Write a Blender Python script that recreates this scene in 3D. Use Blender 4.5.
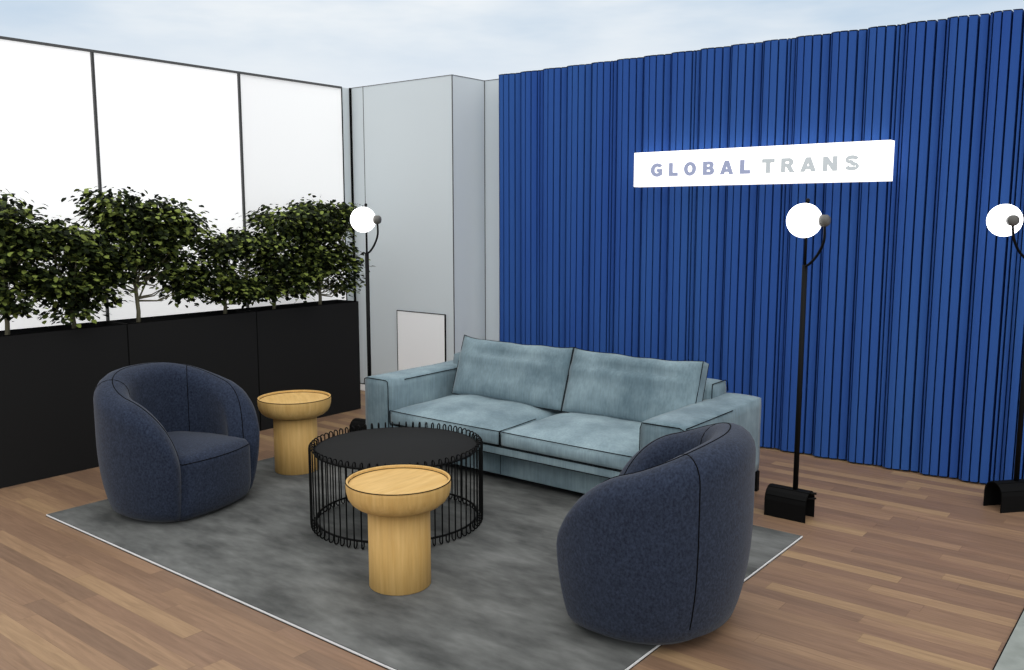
import bpy, bmesh, math, random
from mathutils import Vector, Matrix, noise
R = math.radians
scene = bpy.context.scene
for o in list(bpy.data.objects): bpy.data.objects.remove(o)
C = scene.collection

# ------------------------------------------------------------------ camera
PITCH = math.atan(117.7/890)
cd = bpy.data.cameras.new('camera'); cam = bpy.data.objects.new('camera', cd); C.objects.link(cam)
cam.location = (0, 0, 1.5)
cam.rotation_euler = (math.pi/2-PITCH, 0, R(38.4))
cd.sensor_width = 36; cd.lens = 890/1024*36; cd.clip_start = .05; cd.clip_end = 200
scene.camera = cam

# ------------------------------------------------------------------ world (bright overcast sky, brightest overhead)
def lin(h):
    v = [int(h[i:i+2], 16)/255 for i in (0, 2, 4)]
    return tuple([(c/12.92 if c <= .04045 else ((c+.055)/1.055)**2.4) for c in v]+[1])
w = bpy.data.worlds.new('sky'); scene.world = w; w.use_nodes = True
nt = w.node_tree; nt.nodes.clear()
def N(nt, t, **k):
    n = nt.nodes.new(t)
    for a, b in k.items():
        if a.startswith('i_'):
            n.inputs[a[2:].replace('_', ' ')].default_value = b
        else: setattr(n, a, b)
    return n
def ramp(nt, stops, interp='LINEAR'):
    n = nt.nodes.new('ShaderNodeValToRGB'); r = n.color_ramp; r.interpolation = interp
    while len(r.elements) < len(stops): r.elements.new(.5)
    for e, (p, c) in zip(r.elements, stops): e.position = p; e.color = c
    return n
tc = N(nt, 'ShaderNodeTexCoord')
mp = N(nt, 'ShaderNodeMapping'); mp.inputs['Scale'].default_value = (1.3, 1.3, 5.5); mp.inputs['Location'].default_value = (.35, .2, 0)
nz = N(nt, 'ShaderNodeTexNoise', i_Scale=1.9, i_Detail=5.0, i_Roughness=.55)
nt.links.new(tc.outputs['Generated'], mp.inputs['Vector']); nt.links.new(mp.outputs[0], nz.inputs['Vector'])
cl = ramp(nt, [(.36, (0, 0, 0, 1)), (.62, (1, 1, 1, 1))])
nt.links.new(nz.outputs['Fac'], cl.inputs[0])
sep = N(nt, 'ShaderNodeSeparateXYZ'); nt.links.new(tc.outputs['Generated'], sep.inputs[0])
grad = ramp(nt, [(0.0, lin('fbfcfd')), (.10, lin('f4f7fa')), (.22, lin('b9d0e6')), (.30, lin('c4d6e8')), (.46, lin('f6f3ee'))])
nt.links.new(sep.outputs['Z'], grad.inputs[0])
mx = N(nt, 'ShaderNodeMix', data_type='RGBA')
nt.links.new(cl.outputs[0], mx.inputs['Factor']); nt.links.new(grad.outputs[0], mx.inputs['A']); mx.inputs['B'].default_value = lin('edf3f8')
st = ramp(nt, [(0.0, (.98,)*3+(1,)), (.26, (1, 1, 1, 1)), (.6, (1, 1, 1, 1)), (1, (1, 1, 1, 1))])
zen = N(nt, 'ShaderNodeMapRange'); zen.inputs['From Min'].default_value = .30; zen.inputs['From Max'].default_value = .8
zen.inputs['To Min'].default_value = 1.0; zen.inputs['To Max'].default_value = 1.5
nt.links.new(sep.outputs['Z'], zen.inputs['Value'])
bg = N(nt, 'ShaderNodeBackground'); nt.links.new(mx.outputs['Result'], bg.inputs['Color']); nt.links.new(zen.outputs[0], bg.inputs['Strength'])
wo = N(nt, 'ShaderNodeOutputWorld'); nt.links.new(bg.outputs[0], wo.inputs[0])

# ------------------------------------------------------------------ sun through cloud: very soft, from behind the camera
sd = bpy.data.lights.new('sun', 'SUN'); sd.energy = .8; sd.angle = R(70); sd.color = (1, .985, .96)
sun = bpy.data.objects.new('sun', sd); C.objects.link(sun); sun.location = (1, -3, 6)
sun.rotation_euler = (R(42), 0, R(42))

vs = scene.view_settings
vs.view_transform = 'Standard'; vs.look = 'None'; vs.gamma = 1; vs.use_curve_mapping = False; vs.exposure = 0.0

# ------------------------------------------------------------------ materials
def mat(name, color='808080', rough=.6, spec=.3, metal=0, emit=None, es=1):
    m = bpy.data.materials.new(name); m.use_nodes = True
    b = m.node_tree.nodes['Principled BSDF']
    b.inputs['Base Color'].default_value = lin(color) if isinstance(color, str) else color
    b.inputs['Roughness'].default_value = rough; b.inputs['Specular IOR Level'].default_value = spec
    b.inputs['Metallic'].default_value = metal
    if emit:
        b.inputs['Emission Color'].default_value = lin(emit); b.inputs['Emission Strength'].default_value = es
    return m
def nodes(m): return m.node_tree, m.node_tree.nodes['Principled BSDF']
def noise_mat(name, c0, c1, scale, stretch=(1, 1, 1), rough=.7, spec=.25, lo=.3, hi=.7, detail=6, bump=0, second=None, sheen=0):
    m = mat(name, c0, rough, spec); nt, b = nodes(m)
    tc = N(nt, 'ShaderNodeTexCoord'); mp = N(nt, 'ShaderNodeMapping'); mp.inputs['Scale'].default_value = stretch
    nz = N(nt, 'ShaderNodeTexNoise', i_Scale=scale, i_Detail=float(detail), i_Roughness=.6)
    nt.links.new(tc.outputs['Object'], mp.inputs[0]); nt.links.new(mp.outputs[0], nz.inputs['Vector'])
    r = ramp(nt, [(lo, lin(c0)), (hi, lin(c1))]); nt.links.new(nz.outputs['Fac'], r.inputs[0])
    out = r.outputs[0]
    if second:
        sc, stx, amt, dark, light = second
        mp2 = N(nt, 'ShaderNodeMapping'); mp2.inputs['Scale'].default_value = stx
        n2 = N(nt, 'ShaderNodeTexNoise', i_Scale=sc, i_Detail=4.0)
        nt.links.new(tc.outputs['Object'], mp2.inputs[0]); nt.links.new(mp2.outputs[0], n2.inputs['Vector'])
        r2 = ramp(nt, [(.35, (dark,)*3+(1,)), (.65, (light,)*3+(1,))]); nt.links.new(n2.outputs['Fac'], r2.inputs[0])
        mm = N(nt, 'ShaderNodeMix', data_type='RGBA', blend_type='MULTIPLY'); mm.inputs['Factor'].default_value = amt
        nt.links.new(out, mm.inputs['A']); nt.links.new(r2.outputs[0], mm.inputs['B']); out = mm.outputs['Result']
    nt.links.new(out, b.inputs['Base Color'])
    if bump:
        bp = N(nt, 'ShaderNodeBump'); bp.inputs['Strength'].default_value = bump; bp.inputs['Distance'].default_value = .004
        nt.links.new(nz.outputs['Fac'], bp.inputs['Height']); nt.links.new(bp.outputs[0], b.inputs['Normal'])
    if sheen:
        b.inputs['Sheen Weight'].default_value = sheen; b.inputs['Sheen Roughness'].default_value = .5
    return m

M = {}
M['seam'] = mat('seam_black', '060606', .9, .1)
M['black'] = mat('black_metal', '060606', .6, .15)
M['wall'] = mat('wall_paint', 'd0d7da', .9, .15)
M['white'] = mat('white_board', 'fafafa', .8, .2)
M['planter'] = mat('planter_black', '212121', .8, .08)
M['soil'] = noise_mat('soil', '1d1712', '3a2d22', 60)
M['planter_dark'] = mat('lamp_foot_black', '0d0d0d', .7, .1)
M['socket'] = mat('socket_metal', '5a5854', .5, .4)
M['disc'] = mat('table_black', '252525', .8, .08)
M['frame'] = mat('window_frame', '525252', .6, .3)
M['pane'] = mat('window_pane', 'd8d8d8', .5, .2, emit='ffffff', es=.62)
M['pane2'] = mat('window_pane_greyer', 'd4d4d4', .5, .2, emit='fdfdfd', es=.44)  # last pane of the row: slightly greyer base, weaker emission
M['globe'] = mat('globe_glass', 'ffffff', .4, .3, emit='ffffff', es=4)
M['sign'] = mat('sign_face', 'f0efec', .6, .2, emit='fffaf2', es=1.3)
M['letter_blue'] = mat('letter_blue', 'a4abc8', .7, .2, emit='b0b7d4', es=.14)
M['letter_grey'] = mat('letter_grey', 'c4cacd', .7, .2, emit='d2d8da', es=.18)
M['grey_mat'] = noise_mat('grey_concrete', '7f847f', '959a95', 9, rough=.9)
M['leaf_dark'] = mat('leaf_dark', '141b0c', .7, .08)
M['leaf_mid'] = mat('leaf_mid', '323d1c', .65, .12)
M['leaf_light'] = mat('leaf_light', '78843f', .65, .12)
M['bark'] = noise_mat('bark', '4d4a3a', '857f66', 14, (1, 1, .25))
M['curtain'] = noise_mat('curtain_blue', '2b4d94', '325899', 3, (1, 1, .15), rough=.9, spec=.1)
M['navy'] = noise_mat('navy_weave', '1c2231', '30394b', 120, (1, 1, .8), rough=.95, spec=.1, lo=.32, hi=.68, detail=3, bump=.25, second=(45, (1, 1, 1), .5, .75, 1.1), sheen=.12)
M['velvet'] = noise_mat('teal_velvet', '5f737c', '8b9fa6', 2.6, (1, 1, .9), rough=.8, spec=.15, lo=.36, hi=.64, detail=5, second=(42, (2.4, 2.4, .16), .55, .80, 1.12), sheen=.15)
M['rug'] = noise_mat('grey_rug', '4a4b4a', '757674', 2.4, (1, 2.2, 1), rough=.95, spec=.1, lo=.34, hi=.68, detail=7, second=(9, (1, 3.2, 1), .45, .72, 1.12))
M['rug_edge'] = mat('rug_edge', 'dedede', .8, .2)
M['oak'] = noise_mat('oak', 'c39a58', 'd6b070', 9, (4, 4, .35), rough=.6, spec=.25, lo=.3, hi=.7, detail=6, second=(34, (3, 3, .14), .4, .86, 1.06))
M['oak_top'] = noise_mat('oak_top', 'c49c5a', 'd8b374', 9, (4, .6, 4), rough=.6, spec=.25, lo=.3, hi=.7, detail=6, second=(34, (3, .3, 3), .4, .86, 1.06))

def floor_mat():
    m = mat('parquet', '8a6a52', .5, .35); nt, b = nodes(m); L = nt.links.new
    tc = N(nt, 'ShaderNodeTexCoord'); sx = N(nt, 'ShaderNodeSeparateXYZ'); L(tc.outputs['Object'], sx.inputs[0])
    def mth(op, a, bb=None):
        n = N(nt, 'ShaderNodeMath', operation=op)
        for k, v in enumerate((a, bb)):
            if v is None: continue
            if isinstance(v, (int, float)): n.inputs[k].default_value = v
            else: L(v, n.inputs[k])
        return n.outputs[0]
    row = mth('DIVIDE', sx.outputs['Y'], .078); rid = mth('FLOOR', row)
    wn = N(nt, 'ShaderNodeTexWhiteNoise', noise_dimensions='1D'); L(rid, wn.inputs['W'])
    off = mth('MULTIPLY', wn.outputs['Value'], 7.3)
    col = mth('ADD', mth('DIVIDE', sx.outputs['X'], .85), off); cid = mth('FLOOR', col)
    cv = N(nt, 'ShaderNodeCombineXYZ'); L(rid, cv.inputs[0]); L(cid, cv.inputs[1])
    wc = N(nt, 'ShaderNodeTexWhiteNoise', noise_dimensions='2D'); L(cv.outputs[0], wc.inputs['Vector'])
    base = ramp(nt, [(0, lin('7c6350')), (.3, lin('866a55')), (.6, lin('8c7058')), (.82, lin('94775d')), (1, lin('9f8362'))]); L(wc.outputs['Value'], base.inputs[0])
    # wood grain, shifted from board to board
    cmb = N(nt, 'ShaderNodeCombineXYZ')
    L(mth('ADD', mth('MULTIPLY', sx.outputs['X'], 1.6), mth('MULTIPLY', wc.outputs['Value'], 40)), cmb.inputs[0])
    L(mth('MULTIPLY', sx.outputs['Y'], 22), cmb.inputs[1])
    g = N(nt, 'ShaderNodeTexNoise', i_Scale=2.2, i_Detail=7.0, i_Roughness=.62, i_Distortion=.9); L(cmb.outputs[0], g.inputs['Vector'])
    gr = ramp(nt, [(.3, (.70, .67, .65, 1)), (.7, (1.16, 1.16, 1.15, 1))]); L(g.outputs['Fac'], gr.inputs[0])
    mm = N(nt, 'ShaderNodeMix', data_type='RGBA', blend_type='MULTIPLY'); mm.inputs['Factor'].default_value = .8
    L(base.outputs[0], mm.inputs['A']); L(gr.outputs[0], mm.inputs['B'])
    # fine joints
    fy = mth('FRACT', row); fx = mth('FRACT', col)
    jy = mth('LESS_THAN', fy, .018); jx = mth('LESS_THAN', fx, .004); j = mth('MAXIMUM', jy, jx)
    m2 = N(nt, 'ShaderNodeMix', data_type='RGBA', blend_type='MULTIPLY'); L(mth('MULTIPLY', j, .35), m2.inputs['Factor'])
    L(mm.outputs['Result'], m2.inputs['A']); m2.inputs['B'].default_value = (.45, .4, .36, 1)
    L(m2.outputs['Result'], b.inputs['Base Color'])
    return m
M['floor'] = floor_mat()

# ------------------------------------------------------------------ helpers
def tag(o, label=None, cat=None, group=None, kind=None):
    if label: o['label'] = label
    if cat: o['category'] = cat
    if group: o['group'] = group
    if kind: o['kind'] = kind
    return o
def empty(name, loc, rz=0):
    o = bpy.data.objects.new(name, None); C.objects.link(o); o.location = loc; o.rotation_euler = (0, 0, rz)
    o.empty_display_size = .1
    return o
def mesh_obj(name, bm, m, parent=None, smooth=True, recalc=True):
    if recalc: bmesh.ops.recalc_face_normals(bm, faces=bm.faces)
    me = bpy.data.meshes.new(name); bm.to_mesh(me); bm.free()
    for x in (m if isinstance(m, list) else [m]): me.materials.append(x)
    me.polygons.foreach_set('use_smooth', [smooth]*len(me.polygons))
    o = bpy.data.objects.new(name, me); C.objects.link(o)
    if parent: o.parent = parent
    return o
def copy_tree(o, parent=None):
    c = o.copy(); C.objects.link(c); c.parent = parent
    for ch in list(o.children): copy_tree(ch, c)
    return c
def box(bm, x0, x1, y0, y1, z0, z1, mi=0):
    v = [bm.verts.new((x, y, z)) for z in (z0, z1) for y in (y0, y1) for x in (x0, x1)]
    for f in ((0, 1, 3, 2), (4, 6, 7, 5), (0, 4, 5, 1), (2, 3, 7, 6), (0, 2, 6, 4), (1, 5, 7, 3)):
        bm.faces.new([v[i] for i in f]).material_index = mi
def bevel_all(bm, w, seg=3):
    bmesh.ops.bevel(bm, geom=list(bm.edges), offset=w, segments=seg, profile=.5, affect='EDGES')
def box_obj(name, b, m, parent=None, bev=0, seg=3):
    bm = bmesh.new(); box(bm, *b)
    if bev: bevel_all(bm, bev, seg)
    return mesh_obj(name, bm, m, parent, smooth=bev > 0 and seg > 1)
def tube(bm, pts, r, closed=False, n=6, caps=True):
    pts = [Vector(p) for p in pts]; k = len(pts)
    rr = r if isinstance(r, (list, tuple)) else [r]*k
    rings = []; prev = None
    for i, p in enumerate(pts):
        a = pts[(i-1) % k] if (closed or i > 0) else p
        b = pts[(i+1) % k] if (closed or i < k-1) else p
        t = (b-a)
        if t.length < 1e-9: t = Vector((0, 0, 1))
        t.normalize()
        if prev is None:
            u = t.orthogonal().normalized()
        else:
            u = prev-t*prev.dot(t)
            u = u.normalized() if u.length > 1e-6 else t.orthogonal().normalized()
        prev = u; v = t.cross(u)
        rings.append([bm.verts.new(p+(u*math.cos(2*math.pi*j/n)+v*math.sin(2*math.pi*j/n))*rr[i]) for j in range(n)])
    for i in range(k if closed else k-1):
        A, B = rings[i], rings[(i+1) % k]
        if closed and i == k-1:   # best alignment on the closing span
            best = min(range(n), key=lambda s: sum((A[j].co-B[(j+s) % n].co).length for j in range(n)))
            B = B[best:]+B[:best]
        for j in range(n): bm.faces.new([A[j], A[(j+1) % n], B[(j+1) % n], B[j]])
    if caps and not closed:
        bm.faces.new(rings[0][::-1]); bm.faces.new(rings[-1])
def lathe(bm, prof, n=64):
    rings = []
    for r, z in prof:
        if r < 1e-6: rings.append([bm.verts.new((0, 0, z))])
        else: rings.append([bm.verts.new((r*math.cos(2*math.pi*j/n), r*math.sin(2*math.pi*j/n), z)) for j in range(n)])
    for A, B in zip(rings, rings[1:]):
        for j in range(n):
            j2 = (j+1) % n
            if len(A) == 1 and len(B) == 1: continue
            if len(A) == 1: bm.faces.new([A[0], B[j2], B[j]])
            elif len(B) == 1: bm.faces.new([A[j], A[j2], B[0]])
            else: bm.faces.new([A[j], A[j2], B[j2], B[j]])
def circle(r, z, n=64, cx=0, cy=0): return [(cx+r*math.cos(2*math.pi*i/n), cy+r*math.sin(2*math.pi*i/n), z) for i in range(n)]
def seam_obj(name, paths, r, parent, m=None, n=5):
    bm = bmesh.new()
    for pts, closed in paths: tube(bm, pts, r, closed, n)
    return mesh_obj(name, bm, m or M['seam'], parent)

# ================================================================== SETTING
H = 2.577
bm = bmesh.new(); box(bm, -7.0, 4.0, -4.0, 7.0, -.08, 0)
tag(mesh_obj('floor', bm, M['floor'], smooth=False), 'brown oak strip parquet floor', None, kind='structure')

# window wall on the left: white glass panes between thin dark mullions
edges = [.77, 1.88, 2.99, 4.10, 5.10]
for i in range(4):
    bm = bmesh.new(); box(bm, -5.885, -5.865, edges[i], edges[i+1], 0, H)
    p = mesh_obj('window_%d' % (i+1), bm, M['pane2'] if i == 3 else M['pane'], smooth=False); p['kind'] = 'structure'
    bm = bmesh.new()
    box(bm, -5.866, -5.85, edges[i]-.003, edges[i+1]-.003, H-.012, H+.004)
    if i < 3:
        box(bm, -5.866, -5.85, edges[i+1]-.009, edges[i+1]-.003, 0, H-.012)
        box(bm, -5.866, -5.85, edges[i+1]+.003, edges[i+1]+.009, 0, H-.012)
    mesh_obj('window_frame', bm, M['frame'], p, smooth=False)
bm = bmesh.new(); box(bm, -5.95, -5.865, 5.10, 5.20, 0, H)
tag(mesh_obj('wall_left', bm, M['wall'], smooth=False), kind='structure')
bm = bmesh.new(); box(bm, -5.864, -5.848, 5.186, 5.199, 0, H+.003); box(bm, -5.865, -5.858, 5.1, 5.107, 0, H)
tag(mesh_obj('trim_1', bm, M['seam'], smooth=False), kind='structure')
# boxed-out pier in the corner and the wall behind the curtain
bm = bmesh.new(); box(bm, -5.95, -4.706, 5.20, 5.70, 0, H); 
tag(mesh_obj('wall_corner', bm, M['wall'], smooth=False), kind='structure')
bm = bmesh.new(); box(bm, -4.706, 1.2, 5.585, 5.70, 0, H)
tag(mesh_obj('wall_back', bm, M['wall'], smooth=False), kind='structure')
bm = bmesh.new()
box(bm, -5.707, -5.703, 5.197, 5.2, .058, H)                 # panel joint on the pier
box(bm, -4.709, -4.703, 5.197, 5.203, 0, H); box(bm, -4.709, -4.703, 5.579, 5.585, 0, H)   # corner beads
box(bm, -5.848, -4.706, 5.197, 5.2, H, H+.004); box(bm, -4.709, -4.703, 5.2, 5.585, H, H+.004); box(bm, -4.706, -4.48, 5.582, 5.585, H, H+.004)
tag(mesh_obj('trim_2', bm, M['frame'], smooth=False), kind='structure')
bm = bmesh.new(); box(bm, -5.848, -4.706, 5.186, 5.2, 0, .056); box(bm, -4.706, -4.694, 5.186, 5.585, 0, .056)
b = tag(mesh_obj('baseboard_corner', bm, M['white'], smooth=False), kind='structure')
bm = bmesh.new(); box(bm, -5.848, -4.706, 5.185, 5.2, .056, .060)
tag(mesh_obj('trim_3', bm, M['seam'], smooth=False), kind='structure')

# white access panel on the pier
ap = empty('access_panel', (-5.065, 5.2, .10)); tag(ap, 'plain white square panel on the grey corner pier behind the sofa arm', 'panel')
box_obj('panel_board', (-.268, .268, -.012, 0, 0, .63), M['white'], ap)
bm = bmesh.new()
for b in ((-.273, -.267, -.014, 0, 0, .633), (.267, .273, -.014, 0, 0, .633), (-.267, .267, -.014, 0, .628, .633)): box(bm, *b)
mesh_obj('panel_edge', bm, M['seam'], ap, smooth=False)

# grey floor covering at the right edge
gm = empty('floor_mat', (-.477, 3.95, 0)); tag(gm, 'pale grey floor mat cut off by the lower right corner', 'mat')
box_obj('mat_surface', (0, 1.6, -2.6, 0, 0, .006), M['grey_mat'], gm)
bm = bmesh.new(); box(bm, -.004, 0, -2.6, .004, 0, .0065); box(bm, 0, 1.6, 0, .004, 0, .0065)
mesh_obj('mat_edging', bm, M['seam'], gm, smooth=False)

# ================================================================== CURTAIN
rnd = random.Random(4)
cur = empty('curtain', (-1.9, 5.51, 0)); tag(cur, 'tall royal blue pleated curtain covering the right-hand wall', 'curtain')
P = .2125; x0 = -4.476-(-1.9)
prof = []
slot = []
k = 0; wp = .009
fr = [0, .11, .31, .53, .77]
dep = [-.020, -.050, -.051, -.042, -.030]
while x0+k*P < 2.2:
    X = x0+k*P; nx = []
    f2 = list(fr); d2 = list(dep)
    if k % 3 == 1: f2 += [.87]; d2 += [-.024]
    for i, (f, d) in enumerate(zip(f2, d2)):
        fe = f2[i+1] if i+1 < len(f2) else 1.0
        de = d2[i+1] if i+1 < len(d2) else -.020
        wide = (.007, .008, .011, .013, .009)[i] if i < 5 else .006
        a, e = X+f*P, X+fe*P
        jit = rnd.uniform(-.002, .002)
        # each facet, then a deep narrow fold at its right end
        prof.append((a+wp/2, d+jit)); prof.append((a+(e-a)*.5, (d+de)/2+jit-.002)); prof.append((e-wide/2, de+jit))
        prof.append((e-wide*.42, .060)); prof.append((e+wide*.42, .060)); wp = wide
    k += 1
bm = bmesh.new(); zs = [0.012, .45, .9, 1.35, 1.8, 2.25, H+.008]
grid = []
for z in zs:
    grid.append([bm.verts.new((x+.002*math.sin(z*1.3+i*.04), y, z)) for i, (x, y) in enumerate(prof)])
for A, B in zip(grid, grid[1:]):
    for i in range(len(A)-1): bm.faces.new([A[i], A[i+1], B[i+1], B[i]])
# back sheet and top hem give the cloth thickness
bk = [[bm.verts.new((x, .068, z)) for x, y in prof[::1]] for z in (zs[0], zs[-1])]
for i in range(len(prof)-1):
    bm.faces.new([grid[-1][i], grid[-1][i+1], bk[1][i+1], bk[1][i]])
    bm.faces.new([bk[0][i], bk[0][i+1], grid[0][i+1], grid[0][i]])
    bm.faces.new([bk[0][i+1], bk[0][i], bk[1][i], bk[1][i+1]])
for s in (0, -1):
    bm.faces.new([g[s] for g in grid]+[bk[1][s], bk[0][s]])
mesh_obj('cloth', bm, M['curtain'], cur, smooth=False)
bm = bmesh.new(); tube(bm, [(x, y, H+.008) for x, y in prof], .003, n=4)
mesh_obj('hem', bm, M['seam'], cur)

# ================================================================== SIGN
sg = empty('illuminated_sign', (-2.345, 5.40, 1.706)); tag(sg, 'white illuminated box sign with pale capital letters hung on the blue curtain', 'sign')
box_obj('light_box', (-.840, .8345, -.040, .035, 0, .229), M['sign'], sg, bev=.002, seg=1)
bm = bmesh.new(); box(bm, .8195, .8215, -.0415, -.040, .003, .226)
mesh_obj('end_cap', bm, M['letter_grey'], sg, smooth=False)
def arc(cx, cy, rx, ry, a0, a1, n=24): return [(cx+rx*math.cos(R(a0+(a1-a0)*i/n)), cy+ry*math.sin(R(a0+(a1-a0)*i/n))) for i in range(n+1)]
def stroke(pts, wd):
    l, r = [], []
    for i, p in enumerate(pts):
        a = pts[max(0, i-1)]; b = pts[min(len(pts)-1, i+1)]
        dx, dy = b[0]-a[0], b[1]-a[1]; q = math.hypot(dx, dy); nx, ny = -dy/q*wd/2, dx/q*wd/2
        l.append((p[0]+nx, p[1]+ny)); r.append((p[0]-nx, p[1]-ny))
    return l+r[::-1]
GL = {
 'L': [[(0, 0), (.72, 0), (.72, .24), (.29, .24), (.29, 1), (0, 1)]],
 'T': [[(.31, 0), (.6, 0), (.6, .76), (.91, .76), (.91, 1), (0, 1), (0, .76), (.31, .76)]],
 'A': [[(0, 0), (.29, 0), (.36, .18), (.70, .18), (.77, 0), (1.06, 0), (.69, 1), (.37, 1)], [(.43, .37), (.63, .37), (.53, .69)]],
 'N': [[(0, 0), (.27, 0), (.27, .56), (.64, 0), (.91, 0), (.91, 1), (.64, 1), (.64, .45), (.27, 1), (0, 1)]],
 'O': [arc(.5, .5, .5, .52, 0, 360, 40)[:-1], arc(.5, .5, .215, .29, 0, 360, 32)[:-1]],
 'B': [[(0, 0)]+arc(.56, .285, .32, .285, -90, 55, 14)+arc(.53, .755, .30, .245, -35, 90, 14)+[(0, 1)],
       [(.28, .21)]+arc(.5, .305, .10, .095, -90, 90, 8)+[(.28, .40)], [(.28, .60)]+arc(.48, .70, .09, .09, -90, 90, 8)+[(.28, .79)]],
 'R': [[(0, 0), (.29, 0), (.29, .40)]+[(.40, .39), (.65, 0), (.98, 0), (.72, .42)]+arc(.56, .715, .33, .285, -50, 90, 16)+[(0, 1)],
       [(.29, .60)]+arc(.5, .695, .10, .095, -90, 90, 8)+[(.29, .79)]],
 'G': [arc(.5, .5, .5, .52, 38, 318, 36)+[(.90, .12), (.90, .56), (.5, .56), (.5, .36), (.63, .36), (.63, .26)]+arc(.5, .5, .22, .28, 300, 45, 24)],
 'S': [stroke(arc(.43, .735, .285, .165, 12, 262, 20)+arc(.43, .27, .305, .165, 80, -168, 20), .225)],
}
def letter(ch, x0, x1, z0, z1, m):
    cu = bpy.data.curves.new('letter', 'CURVE'); cu.dimensions = '2D'; cu.fill_mode = 'BOTH'; cu.extrude = .002; cu.offset = .0021
    sh = GL[ch]; xs = [p[0] for q in sh for p in q]; a, b = min(xs), max(xs)
    for q in sh:
        s = cu.splines.new('POLY'); s.points.add(len(q)-1); s.use_cyclic_u = True
        for pt, (px, py) in zip(s.points, q): pt.co = (x0+(px-a)/(b-a)*(x1-x0), z0+py*(z1-z0), 0, 1)
    t = bpy.data.objects.new('tmp', cu); C.objects.link(t); bpy.context.view_layer.update()
    me = bpy.data.meshes.new_from_object(t.evaluated_get(bpy.context.evaluated_depsgraph_get()))
    bpy.data.objects.remove(t)
    me.transform(Matrix.Rotation(math.pi/2, 4, 'X')); me.materials.clear(); me.materials.append(m)
    o = bpy.data.objects.new('letter', me); C.objects.link(o); o.parent = sg; o.location = (0, -.0415, 0)
for ch, a, b, m in [('G', -3.051, -2.967, 0), ('L', -2.914, -2.851, 0), ('O', -2.803, -2.719, 0), ('B', -2.667, -2.591, 0), ('A', -2.547, -2.460, 0), ('L', -2.412, -2.347, 0),
                    ('T', -2.268, -2.190, 1), ('R', -2.145, -2.064, 1), ('A', -2.025, -1.933, 1), ('N', -1.889, -1.807, 1), ('S', -1.758, -1.682, 1)]:
    letter(ch, a+2.345, b+2.345, .067, .150, M['letter_grey'] if m else M['letter_blue'])

# ================================================================== PLANTERS AND SHRUBS
def planter(name, y0, y1, label):
    t = empty(name, (-5.347, (y0+y1)/2, 0)); tag(t, label, 'planter', 'black planter boxes along the window wall')
    hy = (y1-y0)/2-.0015; a, b, h, th = -.124, .124, .851, .016
    bm = bmesh.new()
    box(bm, a, b, -hy, -hy+th, 0, h); box(bm, a, b, hy-th, hy, 0, h)
    box(bm, a, a+th, -hy+th, hy-th, 0, h); box(bm, b-th, b, -hy+th, hy-th, 0, h); box(bm, a+th, b-th, -hy+th, hy-th, 0, .02)
    mesh_obj('planter_box', bm, M['planter'], t, smooth=False)
    bm = bmesh.new()
    e = .0025
    tube(bm, [(a, -hy, h), (b, -hy, h), (b, hy, h), (a, hy, h)], e, True, 4)
    tube(bm, [(a+th, -hy+th, h), (b-th, -hy+th, h), (b-th, hy-th, h), (a+th, hy-th, h)], e, True, 4)
    for yy in (-hy, hy): tube(bm, [(b, yy, 0), (b, yy, h)], e, n=4)
    mesh_obj('edge_trim', bm, M['seam'], t)
    bm = bmesh.new(); n = 18
    g = [[bm.verts.new((a+th+(b-a-2*th)*i/4, -hy+th+(2*hy-2*th)*j/n, .775+.012*noise.noise((i*1.7, j*.9, y0)))) for i in range(5)] for j in range(n+1)]
    for j in range(n):
        for i in range(4): bm.faces.new([g[j][i], g[j][i+1], g[j+1][i+1], g[j+1][i]])
    s = mesh_obj('soil', bm, M['soil'], t); s['kind'] = 'stuff'
for y0, y1, l in [(3.724, 4.664, 'black rectangular planter box nearest the sofa and the window corner'), (2.784, 3.724, 'black rectangular planter box in the middle of the row along the window'),
                  (1.844, 2.784, 'black rectangular planter box at the left edge of the photo')]:
    planter('planter', y0, y1, l)

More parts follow.
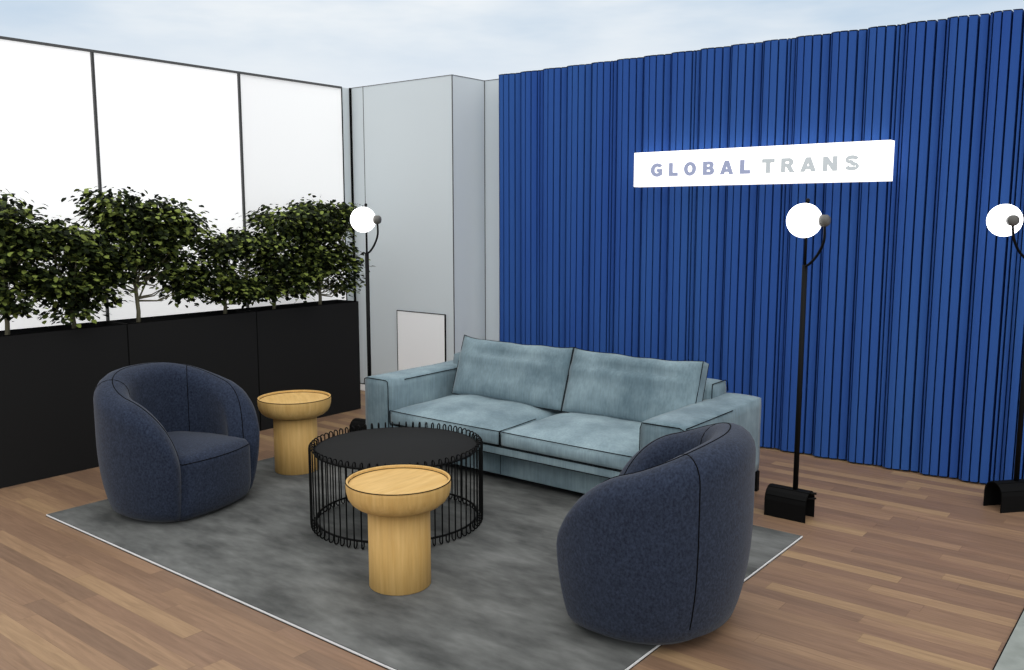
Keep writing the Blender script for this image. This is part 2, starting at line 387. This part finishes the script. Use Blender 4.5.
def leaf(bm, rng, p, d, up, L, W, mi):
    """one folded, drooping leaf: base, two shoulders, tip and midrib"""
    s = d.cross(up).normalized(); n = s.cross(d).normalized()
    q = [p, p+d*L*.38+s*W*.5+n*L*.05, p+d*L*.78+s*W*.36-n*L*.03, p+d*L-n*L*.16, p+d*L*.78-s*W*.36-n*L*.03, p+d*L*.38-s*W*.5+n*L*.05, p+d*L*.5-n*L*.02]
    v = [bm.verts.new(x) for x in q]
    for f in ((0, 1, 6), (1, 2, 6), (2, 3, 6), (3, 4, 6), (4, 5, 6), (5, 0, 6)):
        bm.faces.new([v[i] for i in f]).material_index = mi
def tree(label, y, blobs, seed, x=-5.34, h0=.72):
    """blobs: (y, z, ry, rz, number of leaves) in world units around the trunk"""
    rng = random.Random(seed)
    t = empty('potted_shrub', (x, y, .78)); tag(t, label, 'shrub', 'leafy shrubs in the black planters')
    bm = bmesh.new()
    zt = min(b[1] for b in blobs)-.78
    top = max(b[1] for b in blobs)-.78
    tube(bm, [(0, 0, -.005), (.006, .004, zt*.5), (-.004, .0, zt), (.004, .006, (zt+top)/2), (.0, .0, top)], [.015, .013, .012, .008, .004], n=7)
    ends = []
    for by, bz, ry, rz, n in blobs:
        for _ in range(4):
            e = Vector((rng.uniform(-.13, .13), by-y+rng.uniform(-.7, .7)*ry, bz-.78+rng.uniform(-.5, .6)*rz))
            zs = max(.06, min(e.z-.05, zt*rng.uniform(.55, 1.0)+rng.uniform(0, .2)))
            s = Vector((0, 0, zs)); m = s.lerp(e, .5)+Vector((0, 0, -.03+rng.uniform(-.02, .02)))
            tube(bm, [s, m, e], [.006, .0045, .002], n=5)
    mesh_obj('trunk', bm, M['bark'], t)
    bm = bmesh.new()
    for by, bz, ry, rz, n in blobs:
        npad = max(8, int(n/8))
        for _ in range(npad):
            # pad centre near the blob's skin
            while True:
                a = Vector((rng.uniform(-1, 1), rng.uniform(-1, 1), rng.uniform(-1, 1)))
                if .3 < a.length < 1: break
            c = Vector((a.x*.18, by-y+a.y*ry*.92, bz-.78+a.z*rz*.92))
            for _ in range(28):
                g = Vector((rng.gauss(0, .046), rng.gauss(0, .046), rng.gauss(0, .026)))
                p = c+g
                if p.z < .09: p.z = .09+rng.random()*.05
                out = Vector((a.x+g.x*9, a.y+g.y*9, rng.uniform(-.75, .1)))
                out += Vector((rng.gauss(0, .5), rng.gauss(0, .5), rng.gauss(0, .15)))
                out.normalize()
                up = Vector((rng.gauss(0, .3), rng.gauss(0, .3), 1)).normalized()
                L = rng.uniform(.030, .046)
                u = rng.random()
                leaf(bm, rng, p, out, up, L, L*rng.uniform(.68, .88), 0 if u < .42 else (1 if u < .76 else 2))
    f = mesh_obj('foliage', bm, [M['leaf_dark'], M['leaf_mid'], M['leaf_light']], t, smooth=False, recalc=False)
    return t
tree('tall leafy shrub cut off by the left edge of the photo', 2.138, [(2.14, 1.51, .20, .15, 330), (2.22, 1.28, .17, .14, 260), (2.06, 1.25, .20, .2, 260), (2.14, 1.04, .13, .10, 170)], 1)
tree('low leafy shrub between the leftmost and the middle tall shrub', 2.512, [(2.42, 1.38, .15, .09, 230), (2.58, 1.29, .22, .13, 340), (2.42, 1.14, .20, .13, 300), (2.62, 1.07, .20, .12, 260), (2.5, .95, .12, .05, 70)], 2)
tree('tall wide leafy shrub with bare forked trunk, behind the left armchair', 2.92, [(2.80, 1.56, .16, .11, 260), (3.06, 1.50, .22, .13, 370), (2.92, 1.34, .28, .14, 420), (3.26, 1.40, .16, .10, 200), (3.16, 1.20, .22, .13, 330), (2.76, 1.16, .16, .12, 210), (3.24, 1.04, .14, .09, 170)], 3)
tree('small low leafy shrub directly behind the back wooden side table', 3.55, [(3.58, 1.29, .17, .11, 250), (3.46, 1.12, .15, .10, 200), (3.62, 1.0, .20, .09, 210), (3.72, 1.32, .14, .08, 150)], 5)
tree('dense low leafy shrub growing into the rightmost tall shrub', 3.956, [(3.92, 1.32, .18, .11, 280), (4.02, 1.14, .22, .13, 350), (3.84, 1.0, .18, .08, 200), (4.12, 1.0, .18, .09, 210)], 6)
tree('tall leafy shrub nearest the window corner and the far lamp', 4.378, [(4.10, 1.47, .26, .11, 330), (4.36, 1.52, .22, .11, 320), (4.56, 1.47, .15, .11, 220), (4.40, 1.30, .26, .13, 380), (4.30, 1.13, .24, .12, 320), (4.57, 1.18, .14, .12, 190), (4.60, 1.0, .12, .07, 100), (4.64, 1.57, .05, .04, 40)], 7)

# ================================================================== RUG
rg = empty('rug', (-2.988, 2.977, 0)); tag(rg, 'large dark grey distressed rug under the seating group', 'rug')
hx, hy = 1.555, 1.037
box_obj('rug_pile', (-hx+.004, hx-.004, -hy+.004, hy-.004, 0, .012), M['rug'], rg)
bm = bmesh.new()
box(bm, -hx, hx, -hy, -hy+.004, 0, .0105); box(bm, -hx, hx, hy-.004, hy, 0, .0105); box(bm, -hx, -hx+.004, -hy+.004, hy-.004, 0, .0105); box(bm, hx-.004, hx, -hy+.004, hy-.004, 0, .0105)
mesh_obj('white_edge', bm, M['rug_edge'], rg, smooth=False)
bm = bmesh.new(); tube(bm, [(-hx+.004, -hy+.004, .0098), (hx-.004, -hy+.004, .0098), (hx-.004, hy-.004, .0098), (-hx+.004, hy-.004, .0098)], .0022, True, 4)
tube(bm, [(-hx, -hy, .0022), (hx, -hy, .0022), (hx, hy, .0022), (-hx, hy, .0022)], .0022, True, 4)
mesh_obj('edge_stitching', bm, M['seam'], rg)
RZ = .012

# ================================================================== SOFA
sf = empty('sofa', (-2.997, 4.143, 0)); tag(sf, 'wide two-seat grey-blue velvet sofa with two loose back cushions', 'sofa')
# local frame: x -1.093..1.093, y -.451 (front) .. .451 (back)
W2, YF, YB = 1.104, -.451, .451
def wob(bm, amp, sc, seed, axis=None):
    for v in bm.verts:
        n = noise.noise_vector(v.co*sc+Vector((seed, seed*2.1, 0)))
        v.co += n*amp
def grid_box(sx, sy, sz, nx, ny, nz):
    """box centred in x,y with bottom z=0, evenly gridded so it can be pillowed"""
    bm = bmesh.new(); vs = {}
    def V(i, j, k):
        if (i, j, k) not in vs: vs[(i, j, k)] = bm.verts.new((-sx/2+sx*i/nx, -sy/2+sy*j/ny, sz*k/nz))
        return vs[(i, j, k)]
    for i in range(nx):
        for j in range(ny):
            bm.faces.new([V(i, j, 0), V(i, j+1, 0), V(i+1, j+1, 0), V(i+1, j, 0)]); bm.faces.new([V(i, j, nz), V(i+1, j, nz), V(i+1, j+1, nz), V(i, j+1, nz)])
    for i in range(nx):
        for k in range(nz):
            bm.faces.new([V(i, 0, k), V(i+1, 0, k), V(i+1, 0, k+1), V(i, 0, k+1)]); bm.faces.new([V(i, ny, k), V(i, ny, k+1), V(i+1, ny, k+1), V(i+1, ny, k)])
    for j in range(ny):
        for k in range(nz):
            bm.faces.new([V(0, j, k), V(0, j, k+1), V(0, j+1, k+1), V(0, j+1, k)]); bm.faces.new([V(nx, j, k), V(nx, j+1, k), V(nx, j+1, k+1), V(nx, j, k+1)])
    return bm
def round_corner(v, hx, hy, z0, z1, r):
    """pull a point of a box onto the rounded box of corner radius r"""
    c = Vector((max(-hx+r, min(hx-r, v.x)), max(-hy+r, min(hy-r, v.y)), max(z0+r, min(z1-r, v.z))))
    d = v-c
    return c+d.normalized()*r if d.length > r else v
PR = .0026
# plinth
box_obj('plinth', (-.885, .865, YF+.11, YB-.02, .050, .215), M['velvet'], sf, bev=.008)
o = box_obj('seat_frame', (-.885, .865, YF+.012, YB-.02, .200, .246), M['velvet'], sf, bev=.006)
pl = [c for c in sf.children if c.name.startswith('plinth')][0]
seam_obj('piping', [([(-.88, YF+.1095, .051), (.86, YF+.1095, .051)], False), ([(-.10, YF+.1095, .055), (-.10, YF+.1095, .2)], False)], .0018, pl)
seam_obj('piping', [([(-.885, YF+.011, .201), (.865, YF+.011, .201)], False), ([(-.885, YF+.011, .246), (.865, YF+.011, .246)], False)], PR*.8, o)
# arms
for s, x0_, x1_ in ((-1, -W2, -W2+.218), (1, W2-.244, W2)):
    bm = grid_box(x1_-x0_, .902, .41, 5, 16, 8)
    hxx = (x1_-x0_)/2
    for v in bm.verts: v.co = round_corner(v.co, hxx, .451, 0, .41, .016)
    for v in bm.verts:
        v.co.z += .006*(1-(v.co.x/hxx)**2) if v.co.z > .3 else 0
        if v.co.y > .2 and v.co.z > .3: v.co.z += .006*(v.co.y-.2)/.25
    wob(bm, .0025, 5, s*3.3)
    bmesh.ops.translate(bm, vec=((x0_+x1_)/2, 0, .112), verts=bm.verts)
    a = mesh_obj('arm', bm, M['velvet'], sf)
    zt = .516; xi, xo = (x1_, x0_) if s < 0 else (x0_, x1_)
    paths = [([(x0_+.004, YF-.001, zt-.04), (x0_+.008, YF, zt-.006), (x0_+.03, YF+.003, zt+.001), (x1_-.03, YF+.003, zt+.001), (x1_-.008, YF, zt-.006), (x1_-.003, YF-.001, zt-.04), (x1_-.002, YF-.001, .14)], False),
             ([(xi, YF+.14, zt-.008), (xi, .2, zt-.004)], False)]
    if s > 0: paths = [([(x0_+.002, YF-.001, .14), (x0_+.004, YF-.001, zt-.03), (x0_+.012, YF+.001, zt-.002), (x1_-.03, YF+.001, zt), (x1_-.008, YF, zt-.008), (x1_-.002, YF-.001, zt-.04), (x1_-.001, YF, .14)], False),
                       ([(x1_-.004, YF+.02, zt-.004), (x1_-.004, .08, zt-.002)], False)]
    seam_obj('piping', paths, PR, a)
# back frame
bm = grid_box(1.89, .22, .50, 24, 4, 10)
for v in bm.verts: v.co = round_corner(v.co, .945, .11, 0, .50, .03)
wob(bm, .002, 4, 9)
bmesh.ops.translate(bm, vec=(-.04, YB-.115, .105), verts=bm.verts)
bf = mesh_obj('back_frame', bm, M['velvet'], sf)
seam_obj('piping', [([(.905, YB-.212, .40), (.905, YB-.212, .57), (.903, YB-.206, .590), (.897, YB-.19, .601), (.897, YB-.03, .601), (.903, YB-.016, .590), (.906, YB-.012, .54)], False)], PR, bf)
# seat cushions
def seat_cushion(xa, xb, seed):
    wx = xb-xa; d = .70; h = .09
    bm = grid_box(wx, d, h, 26, 22, 6)
    for v in bm.verts:
        u, t = 2*v.co.x/wx, 2*v.co.y/d
        f = v.co.z/h
        v.co = round_corner(v.co, wx/2, d/2, 0, h, .022)
        crown = (1-abs(u)**3)*(1-abs(t)**3)
        if f > .5:
            v.co.z += .05*crown+.012*max(0, t)
            v.co.z += .010*noise.noise(Vector((v.co.x*5+seed, v.co.y*7, 0)))*crown
            # short tucks just behind the front edge
            if -.95 < t < -.3: v.co.z -= .006*abs(noise.noise(Vector((v.co.x*26+seed*3, v.co.y*6, 1))))
        if t < -.9: v.co.y -= .012*(1-u*u)*math.sin(math.pi*min(1, max(0, f)))
    bmesh.ops.translate(bm, vec=((xa+xb)/2, YF+.35, .247), verts=bm.verts)
    c = mesh_obj('seat_cushion', bm, M['velvet'], sf)
    y = YF+.003; zz = .333; xs = [xa+.004+(wx-.008)*i/16 for i in range(17)]
    def bow(x): return .006*(1-(2*(x-(xa+xb)/2)/wx)**2)
    front = [(x, y-bow(x), zz+.002) for x in xs]
    low = [(x, y-bow(x)*.6, .256) for x in xs]
    seam_obj('piping', [(front+[(xb-.003, YF+.12, zz+.004), (xb-.003, YF+.34, zz+.012)], False), (low, False), ([(xa+.004, y, .256), (xa+.003, y-.001, zz)], False), ([(xb-.004, y, .256), (xb-.003, y-.001, zz)], False)], PR, c)
seat_cushion(-.884, -.018, 1.3); seat_cushion(-.018, .860, 4.1)
# loose back cushions, leaning on the back frame
def back_cushion(xa, xb, seed):
    wx = xb-xa; hh = .385; d = .17
    bm = grid_box(wx, d, hh, 26, 8, 16)
    for v in bm.verts:
        u = 2*v.co.x/wx; f = 2*v.co.z/hh-1; t = 2*v.co.y/d
        belly = max(0, 1-abs(u)**4)*max(0, 1-abs(f)**4)
        v.co.y *= .42+.58*belly**.6
        v.co.z += -.014*(1-abs(u)**6)*max(0, f)**3+.010*noise.noise(Vector((v.co.x*6+seed, 0, 2)))*max(0, f)
        if t < 0:   # pressed fold in the upper third
            g = math.exp(-((f-.52)/.10)**2)*(1 if abs(u-.05) < .5 else max(0, 1-(abs(u-.05)-.5)/.25))
            v.co.y += .017*g-.008*math.exp(-((f-.30)/.12)**2)
            v.co.y += .010*noise.noise(Vector((v.co.x*7+seed, v.co.z*7, 0)))*belly
    rot = Matrix.Rotation(R(-19), 4, 'X')
    bmesh.ops.transform(bm, matrix=Matrix.Translation(((xa+xb)/2, .075, .362)) @ rot, verts=bm.verts)
    c = mesh_obj('back_cushion', bm, M['velvet'], sf)
    T = Matrix.Translation(((xa+xb)/2, .075, .362)) @ rot
    def q(u, f, y=0):
        z = (f+1)/2*hh-.014*(1-abs(u)**6)*max(0, f)**3+.010*noise.noise(Vector((u*wx/2*6+seed, 0, 2)))*max(0, f)
        return tuple(T @ Vector((u*wx/2, y, z)))
    yo = -d*.5*.42
    loop = [q(u/12, 1.0, yo) for u in range(-12, 13)]
    sideR = [q(1.0, 1-k/5, yo) for k in range(1, 11)]; sideR2 = [q(1.0, 1-k/5, -yo) for k in range(0, 11)]
    sideL = [q(-1.0, 1-k/5, yo) for k in range(1, 11)]
    bottom = [q(u/6, -1.0, yo) for u in range(-6, 7)]
    seam_obj('piping', [(loop, False), ([loop[-1]]+sideR, False), (sideR2, False), ([loop[0]]+sideL, False), (bottom, False)], PR*.85, c)
back_cushion(-.815, .045, 2.2); back_cushion(.052, .884, 6.4)
# feet
for x in (-W2+.05, W2-.016):
    for y, z in ((YF+.06, RZ), (YB-.018, 0)):
        bm = bmesh.new(); box(bm, x-.016, x+.016, y-.016, y+.016, z, .114); bevel_all(bm, .003, 1)
        mesh_obj('foot', bm, M['black'], sf, smooth=False)

# ================================================================== TUB ARMCHAIRS
HP = dict(a=.3229, b=.2734, bf=.3066, t=.1649, zb=.7303, zf=.5692, phi=2.4007, s0=.0502, s1=.6584, s2=.9415, zm=.4713, tuck=.0713, top=.0, zend=.2378, ex=.9206, lean=.5, z0=.012, pw=1.1149, rp=2.2638)
def sp(v, e): return math.copysign(abs(v)**e, v)
NV, NT = 14, 8
def hull_row(s):
    P = HP; u = abs(s); phi = s*P['phi']
    cen = lambda q: (P['a']*sp(math.sin(q), P['ex']), (P['b'] if math.cos(q) > 0 else P['bf'])*sp(math.cos(q), P['ex']))
    # average the two sides of the kink where the super-ellipse turns
    e = .03; c = cen(phi); c1, c0 = cen(phi+e), cen(phi-e)
    tx, ty = c1[0]-c0[0], c1[1]-c0[1]; l = math.hypot(tx, ty); tx /= l; ty /= l
    nx, ny = -ty, tx
    if nx*c[0]+ny*c[1] < 0: nx, ny = -nx, -ny
    k = max(0, (u-P['s0'])/(1-P['s0']))**P['pw']; zr = P['zb']-(P['zb']-P['zf'])*(k*k*(3-2*k))
    r_ = max(0, (u-P['s1'])/(1-P['s1'])); zr = P['zend']+(zr-P['zend'])*math.sqrt(max(0, 1-r_**P['rp']))
    q = max(0, (u-P['s2'])/(1-P['s2'])); tt = P['t']*math.sqrt(max(0, 1-q*q))*.5+1e-4
    def bulge(z):
        f = P['zm']-z
        return -P['tuck']*(f/P['zm'])**2.6 if f > 0 else -P['top']*((-f)/(P['zb']-P['zm']))**2
    zc = zr-min(tt, zr*.45); r = zr-zc; z0 = P['z0']; ring = []
    for j in range(NV+1):
        z = z0+(zc-z0)*j/NV; ring.append((-tt+P['lean']*bulge(z), z))
    for j in range(1, NT+1):
        A = math.pi*j/(NT+1); z = zc+r*math.sin(A); w = 0 if A < math.pi/2 else (A-math.pi/2)/(math.pi/2)
        ring.append((-tt*math.cos(A)+bulge(z)*(P['lean']*(1-w)+w), z))
    for j in range(NV+1):
        z = zc+(z0-zc)*j/NV; o = tt+bulge(z)
        if z < z0+.06: o -= .05*(1-math.sqrt(max(0, 1-((z0+.06-z)/.06)**2)))
        ring.append((o, z))
    return [Vector((c[0]+nx*o, c[1]+ny*o, z-z0)) for o, z in ring]
def hull_point(s, jf):
    r = hull_row(s); j = int(jf); f = jf-j
    return r[j].lerp(r[min(j+1, len(r)-1)], f)
JT = NV+NT/2+.5          # top of the wall
def make_armchair():
    root = empty('tub_armchair', (0, 0, 0)); tag(root, None, 'armchair', 'navy tub armchairs')
    bm = bmesh.new(); ns = 96; rows = []
    for i in range(ns+1):
        s = math.sin(math.pi/2*(-1+2*i/ns))
        rows.append([bm.verts.new(p) for p in hull_row(s)])
    m = len(rows[0])
    for A, B in zip(rows, rows[1:]):
        for j in range(m): bm.faces.new([A[j], A[(j+1) % m], B[(j+1) % m], B[j]])
    bm.faces.new(rows[0]); bm.faces.new(rows[-1][::-1])
    bmesh.ops.remove_doubles(bm, verts=bm.verts, dist=.0008)
    sh = mesh_obj('shell', bm, M['navy'], root)
    # piping: along the wall's crown and down both arm fronts, and the four upright panel seams
    crown = [hull_point(math.sin(math.pi/2*(-1+2*i/140)), JT-.3) for i in range(141)]
    crown = [p+Vector((0, 0, .0005)) for p in crown]
    paths = [(crown, False)]
    for s in (-SEAM, SEAM):
        paths.append(([hull_point(s, j) for j in [JT-.3+(2*NV+NT-1-(JT-.3))*k/30 for k in range(31)]], False))
        paths.append(([hull_point(s, j) for j in [NV*.45+(JT-.3-NV*.45)*k/24 for k in range(25)]], False))
    seam_obj('piping', paths, .0022, sh)
    # seat: rounded block with a crowned top, its bowed front standing between the arms
    def shape(p):
        u, t, f = p.x/.245, p.y/.25, p.z/.325
        q = round_corner(p, .245, .25, 0, .325, .045)
        if f > .9: q.z += .03*max(0, 1-u*u)*(1-max(0, -t)**3)
        k = max(0, -t)
        q.y -= .045*max(0, 1-u*u)*k
        q.x *= 1-.16*max(0, t)
        if q.y > 0: q.y *= .78
        q.y += .035*k*max(0, (.35-f)/.35)**1.6
        return q+Vector((0, SY, 0))
    SY = -.015
    bm = grid_box(.49, .50, .325, 22, 24, 18)
    for v in bm.verts: v.co = shape(v.co.copy())
    se = mesh_obj('seat', bm, M['navy'], root)
    loop = [(-.245, -.12+.0-.02*i, .303) for i in range(6)]+[(-.245+.49*i/40, -.25, .303) for i in range(41)]+[(.245, -.22+.02*i, .303) for i in range(6)]
    pts = [shape(Vector(p)) for p in loop]
    seam_obj('piping', [(pts, False)], .0022, se)
    return root
SEAM = .36
ch = make_armchair()
ch.location = (-4.156, 2.465, RZ); ch.rotation_euler.z = 1.802
ch['label'] = 'navy blue tub armchair in front of the planters, its seat facing the coffee table'
c2 = copy_tree(ch); c2.location = (-1.598, 2.873, RZ); c2.rotation_euler.z = -1.3367; c2.scale = (1.02, 1.02, 1.008)
c2['label'] = 'navy blue tub armchair in the right foreground, seen from its back and side'

# ================================================================== WOODEN SIDE TABLES
def make_side_table():
    t = empty('side_table', (0, 0, 0)); tag(t, None, 'side table', 'round oak side tables')
    bm = bmesh.new(); lathe(bm, [(0, 0), (.124, 0), (.127, .003), (.127, .332), (0, .332)], 72)
    mesh_obj('pedestal', bm, M['oak'], t)
    bm = bmesh.new()
    prof = [(0, .329), (.128, .329), (.152, .333), (.176, .343), (.194, .358), (.206, .378), (.212, .402), (.2135, .425), (.2135, .438), (.2115, .441), (.204, .441), (.203, .438), (.203, .4275)]
    lathe(bm, prof, 96)
    tr = mesh_obj('tray_bowl', bm, M['oak'], t)
    bm = bmesh.new(); lathe(bm, [(0, .4275), (.2032, .4275), (.2032, .4265), (0, .4265)], 96)
    mesh_obj('tray_floor', bm, M['oak_top'], t, smooth=False)
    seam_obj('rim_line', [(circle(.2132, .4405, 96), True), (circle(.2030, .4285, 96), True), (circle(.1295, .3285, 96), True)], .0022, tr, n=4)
    return t
s1 = make_side_table(); s1.location = (-2.525, 2.448, RZ); s1['label'] = 'round oak pedestal side table standing in front of the black wire coffee table'
s2 = copy_tree(s1); s2.location = (-4.202, 3.239, RZ); s2.rotation_euler.z = 1.0; s2['label'] = 'round oak pedestal side table in front of the planters, beside the left armchair'
for s in (s1, s2): s.scale = (.992, .992, 1.0)

# ================================================================== WIRE COFFEE TABLE
ct = empty('coffee_table', (-3.079, 2.976, RZ)); tag(ct, 'round black wire basket coffee table in the middle of the rug', 'coffee table')
bm = bmesh.new(); lathe(bm, [(0, .372), (.387, .372), (.389, .374), (.389, .378), (.387, .380), (0, .380)], 96)
mesh_obj('tabletop', bm, M['disc'], ct)
for z in (.374, .036):
    bm = bmesh.new(); tube(bm, circle(.394, z, 96), .0065 if z > .1 else .0055, True, 8); mesh_obj('ring', bm, M['black'], ct)
NW = 70; wr = .0033; ri, ro = .395, .419; rc, rr = (ri+ro)/2, (ro-ri)/2
# each wire stands in a radial plane: an outer leg bent over the top ring and under the bottom ring
bm = bmesh.new()
pts = [(ri, 0, .374), (ri, 0, .392)]
pts += [(rc-rr*math.cos(math.pi*i/10), 0, .392+rr*math.sin(math.pi*i/10)) for i in range(1, 11)]
pts += [(ro, 0, .2)]
pts += [(rc+rr*math.cos(math.pi*i/10), 0, .0175-rr*math.sin(math.pi*i/10)) for i in range(11)]
pts += [(ri, 0, .036)]
tube(bm, pts, wr, False, 6)
w0 = mesh_obj('wire_loop', bm, M['black'], ct)
for k in range(1, NW):
    c = w0.copy(); C.objects.link(c); c.parent = ct; c.rotation_euler.z = 2*math.pi*k/NW

# ================================================================== FLOOR LAMPS
def make_lamp():
    t = empty('floor_lamp', (0, 0, 0)); tag(t, None, 'floor lamp', 'black globe floor lamps')
    # arched sheet-metal foot, long axis x
    bm = bmesh.new(); th = .004; r = .062; hl = .0855; L = .105
    def prof(r, drop):
        p = [(-r, 0)]
        for i in range(9):
            A = math.pi-math.pi*i/8; p.append((r*math.cos(A), hl+r*math.sin(A)))
        return p+[(r, 0)]
    po, pi_ = prof(r, 0), prof(r-th, 0)
    O = [[bm.verts.new((x, y, z)) for y, z in po] for x in (-L, L)]; I = [[bm.verts.new((x, y, z)) for y, z in pi_] for x in (-L, L)]
    n = len(po)
    for i in range(n-1):
        bm.faces.new([O[0][i], O[0][i+1], O[1][i+1], O[1][i]]); bm.faces.new([I[0][i+1], I[0][i], I[1][i], I[1][i+1]])
        for e in (0, 1): bm.faces.new([O[e][i], O[e][i+1], I[e][i+1], I[e][i]])
    for i in (0, n-1): bm.faces.new([O[0][i], O[1][i], I[1][i], I[0][i]])
    ft = mesh_obj('foot_arch', bm, M['planter_dark'], t, smooth=False)
    seam_obj('fold_line', [([(-L, y*1.01, z+.0006), (L, y*1.01, z+.0006)], False) for y, z in po[2:9:2]]+[([(e*L, y, z) for y, z in po], False) for e in (-1, 1)], .0016, ft, n=4)
    px = .027
    bm = bmesh.new(); tube(bm, [(px, 0, 0), (px, 0, 1.27)], .0130, n=12); tube(bm, [(px, 0, 1.265), (px, 0, 1.575)], .0065, n=10)
    bmesh.ops.create_uvsphere(bm, u_segments=10, v_segments=6, radius=.011, matrix=Matrix.Translation((px, 0, 1.58)))
    mesh_obj('pole', bm, M['black'], t)
    bm = bmesh.new(); tube(bm, [(L-.03, 0, .135), (L+.025, .012, .138)], .006, n=8); tube(bm, [(L-.03, 0, .105), (L+.018, .03, .108)], .005, n=8); tube(bm, [(px, 0, .12), (L-.03, 0, .12)], .008, n=8)
    mesh_obj('cable_plug', bm, M['black'], t)
    hd = []
    gx, gy, gz = .050, -.17, 1.485
    bm = bmesh.new()
    sx = gx+.096
    ctl = [Vector(p) for p in ((0, 0, 1.262), (.045, -.045, 1.285), (.105, -.115, 1.335), (.142, -.158, 1.395), (sx, gy, 1.462))]
    ctl = [ctl[0]*2-ctl[1]]+ctl+[Vector((sx, gy, 1.50))]
    arm = []
    for i in range(1, len(ctl)-2):      # smooth bend through the control points
        p0, p1, p2, p3 = ctl[i-1:i+3]
        for q in range(8):
            u = q/8
            arm.append(.5*((2*p1)+(p2-p0)*u+(2*p0-5*p1+4*p2-p3)*u*u+(3*p1-p0-3*p2+p3)*u**3))
    tube(bm, arm+[ctl[-2]], .0065, n=8)
    hd.append(mesh_obj('curved_arm', bm, M['black'], t))
    bm = bmesh.new(); bmesh.ops.create_uvsphere(bm, u_segments=32, v_segments=20, radius=.080, matrix=Matrix.Translation((gx, gy, gz)))
    hd.append(mesh_obj('globe_shade', bm, M['globe'], t))
    bm = bmesh.new(); lathe(bm, [(0, -.022), (.022, -.022), (.027, -.014), (.027, .014), (.020, .024), (0, .024)], 24)
    bmesh.ops.transform(bm, matrix=Matrix.Translation((sx-.004, gy, gz)) @ Matrix.Rotation(math.pi/2, 4, 'Y'), verts=bm.verts)
    hd.append(mesh_obj('socket', bm, M['socket'], t))
    for h in hd: h.location = (px, 0, 0)
    return t
def place_lamp(t, x, y, rz, head, label):
    t.location = (x, y, 0); t.rotation_euler.z = R(rz); t['label'] = label
    for c in t.children:
        if c.name.split('.')[0] in ('curved_arm', 'globe_shade', 'socket'): c.rotation_euler.z = R(head-rz)
lp = make_lamp()
lp2 = copy_tree(lp); lp3 = copy_tree(lp)
place_lamp(lp, -1.603, 4.282, 0, 0, 'black floor lamp with lit white globe standing right of the sofa, under the sign')
place_lamp(lp2, -4.405, 3.99, 8, 25, 'black floor lamp with lit globe behind the left end of the sofa')
place_lamp(lp3, -.749, 5.112, 49.5, -58, 'black floor lamp with lit globe cut off by the right edge of the photo')
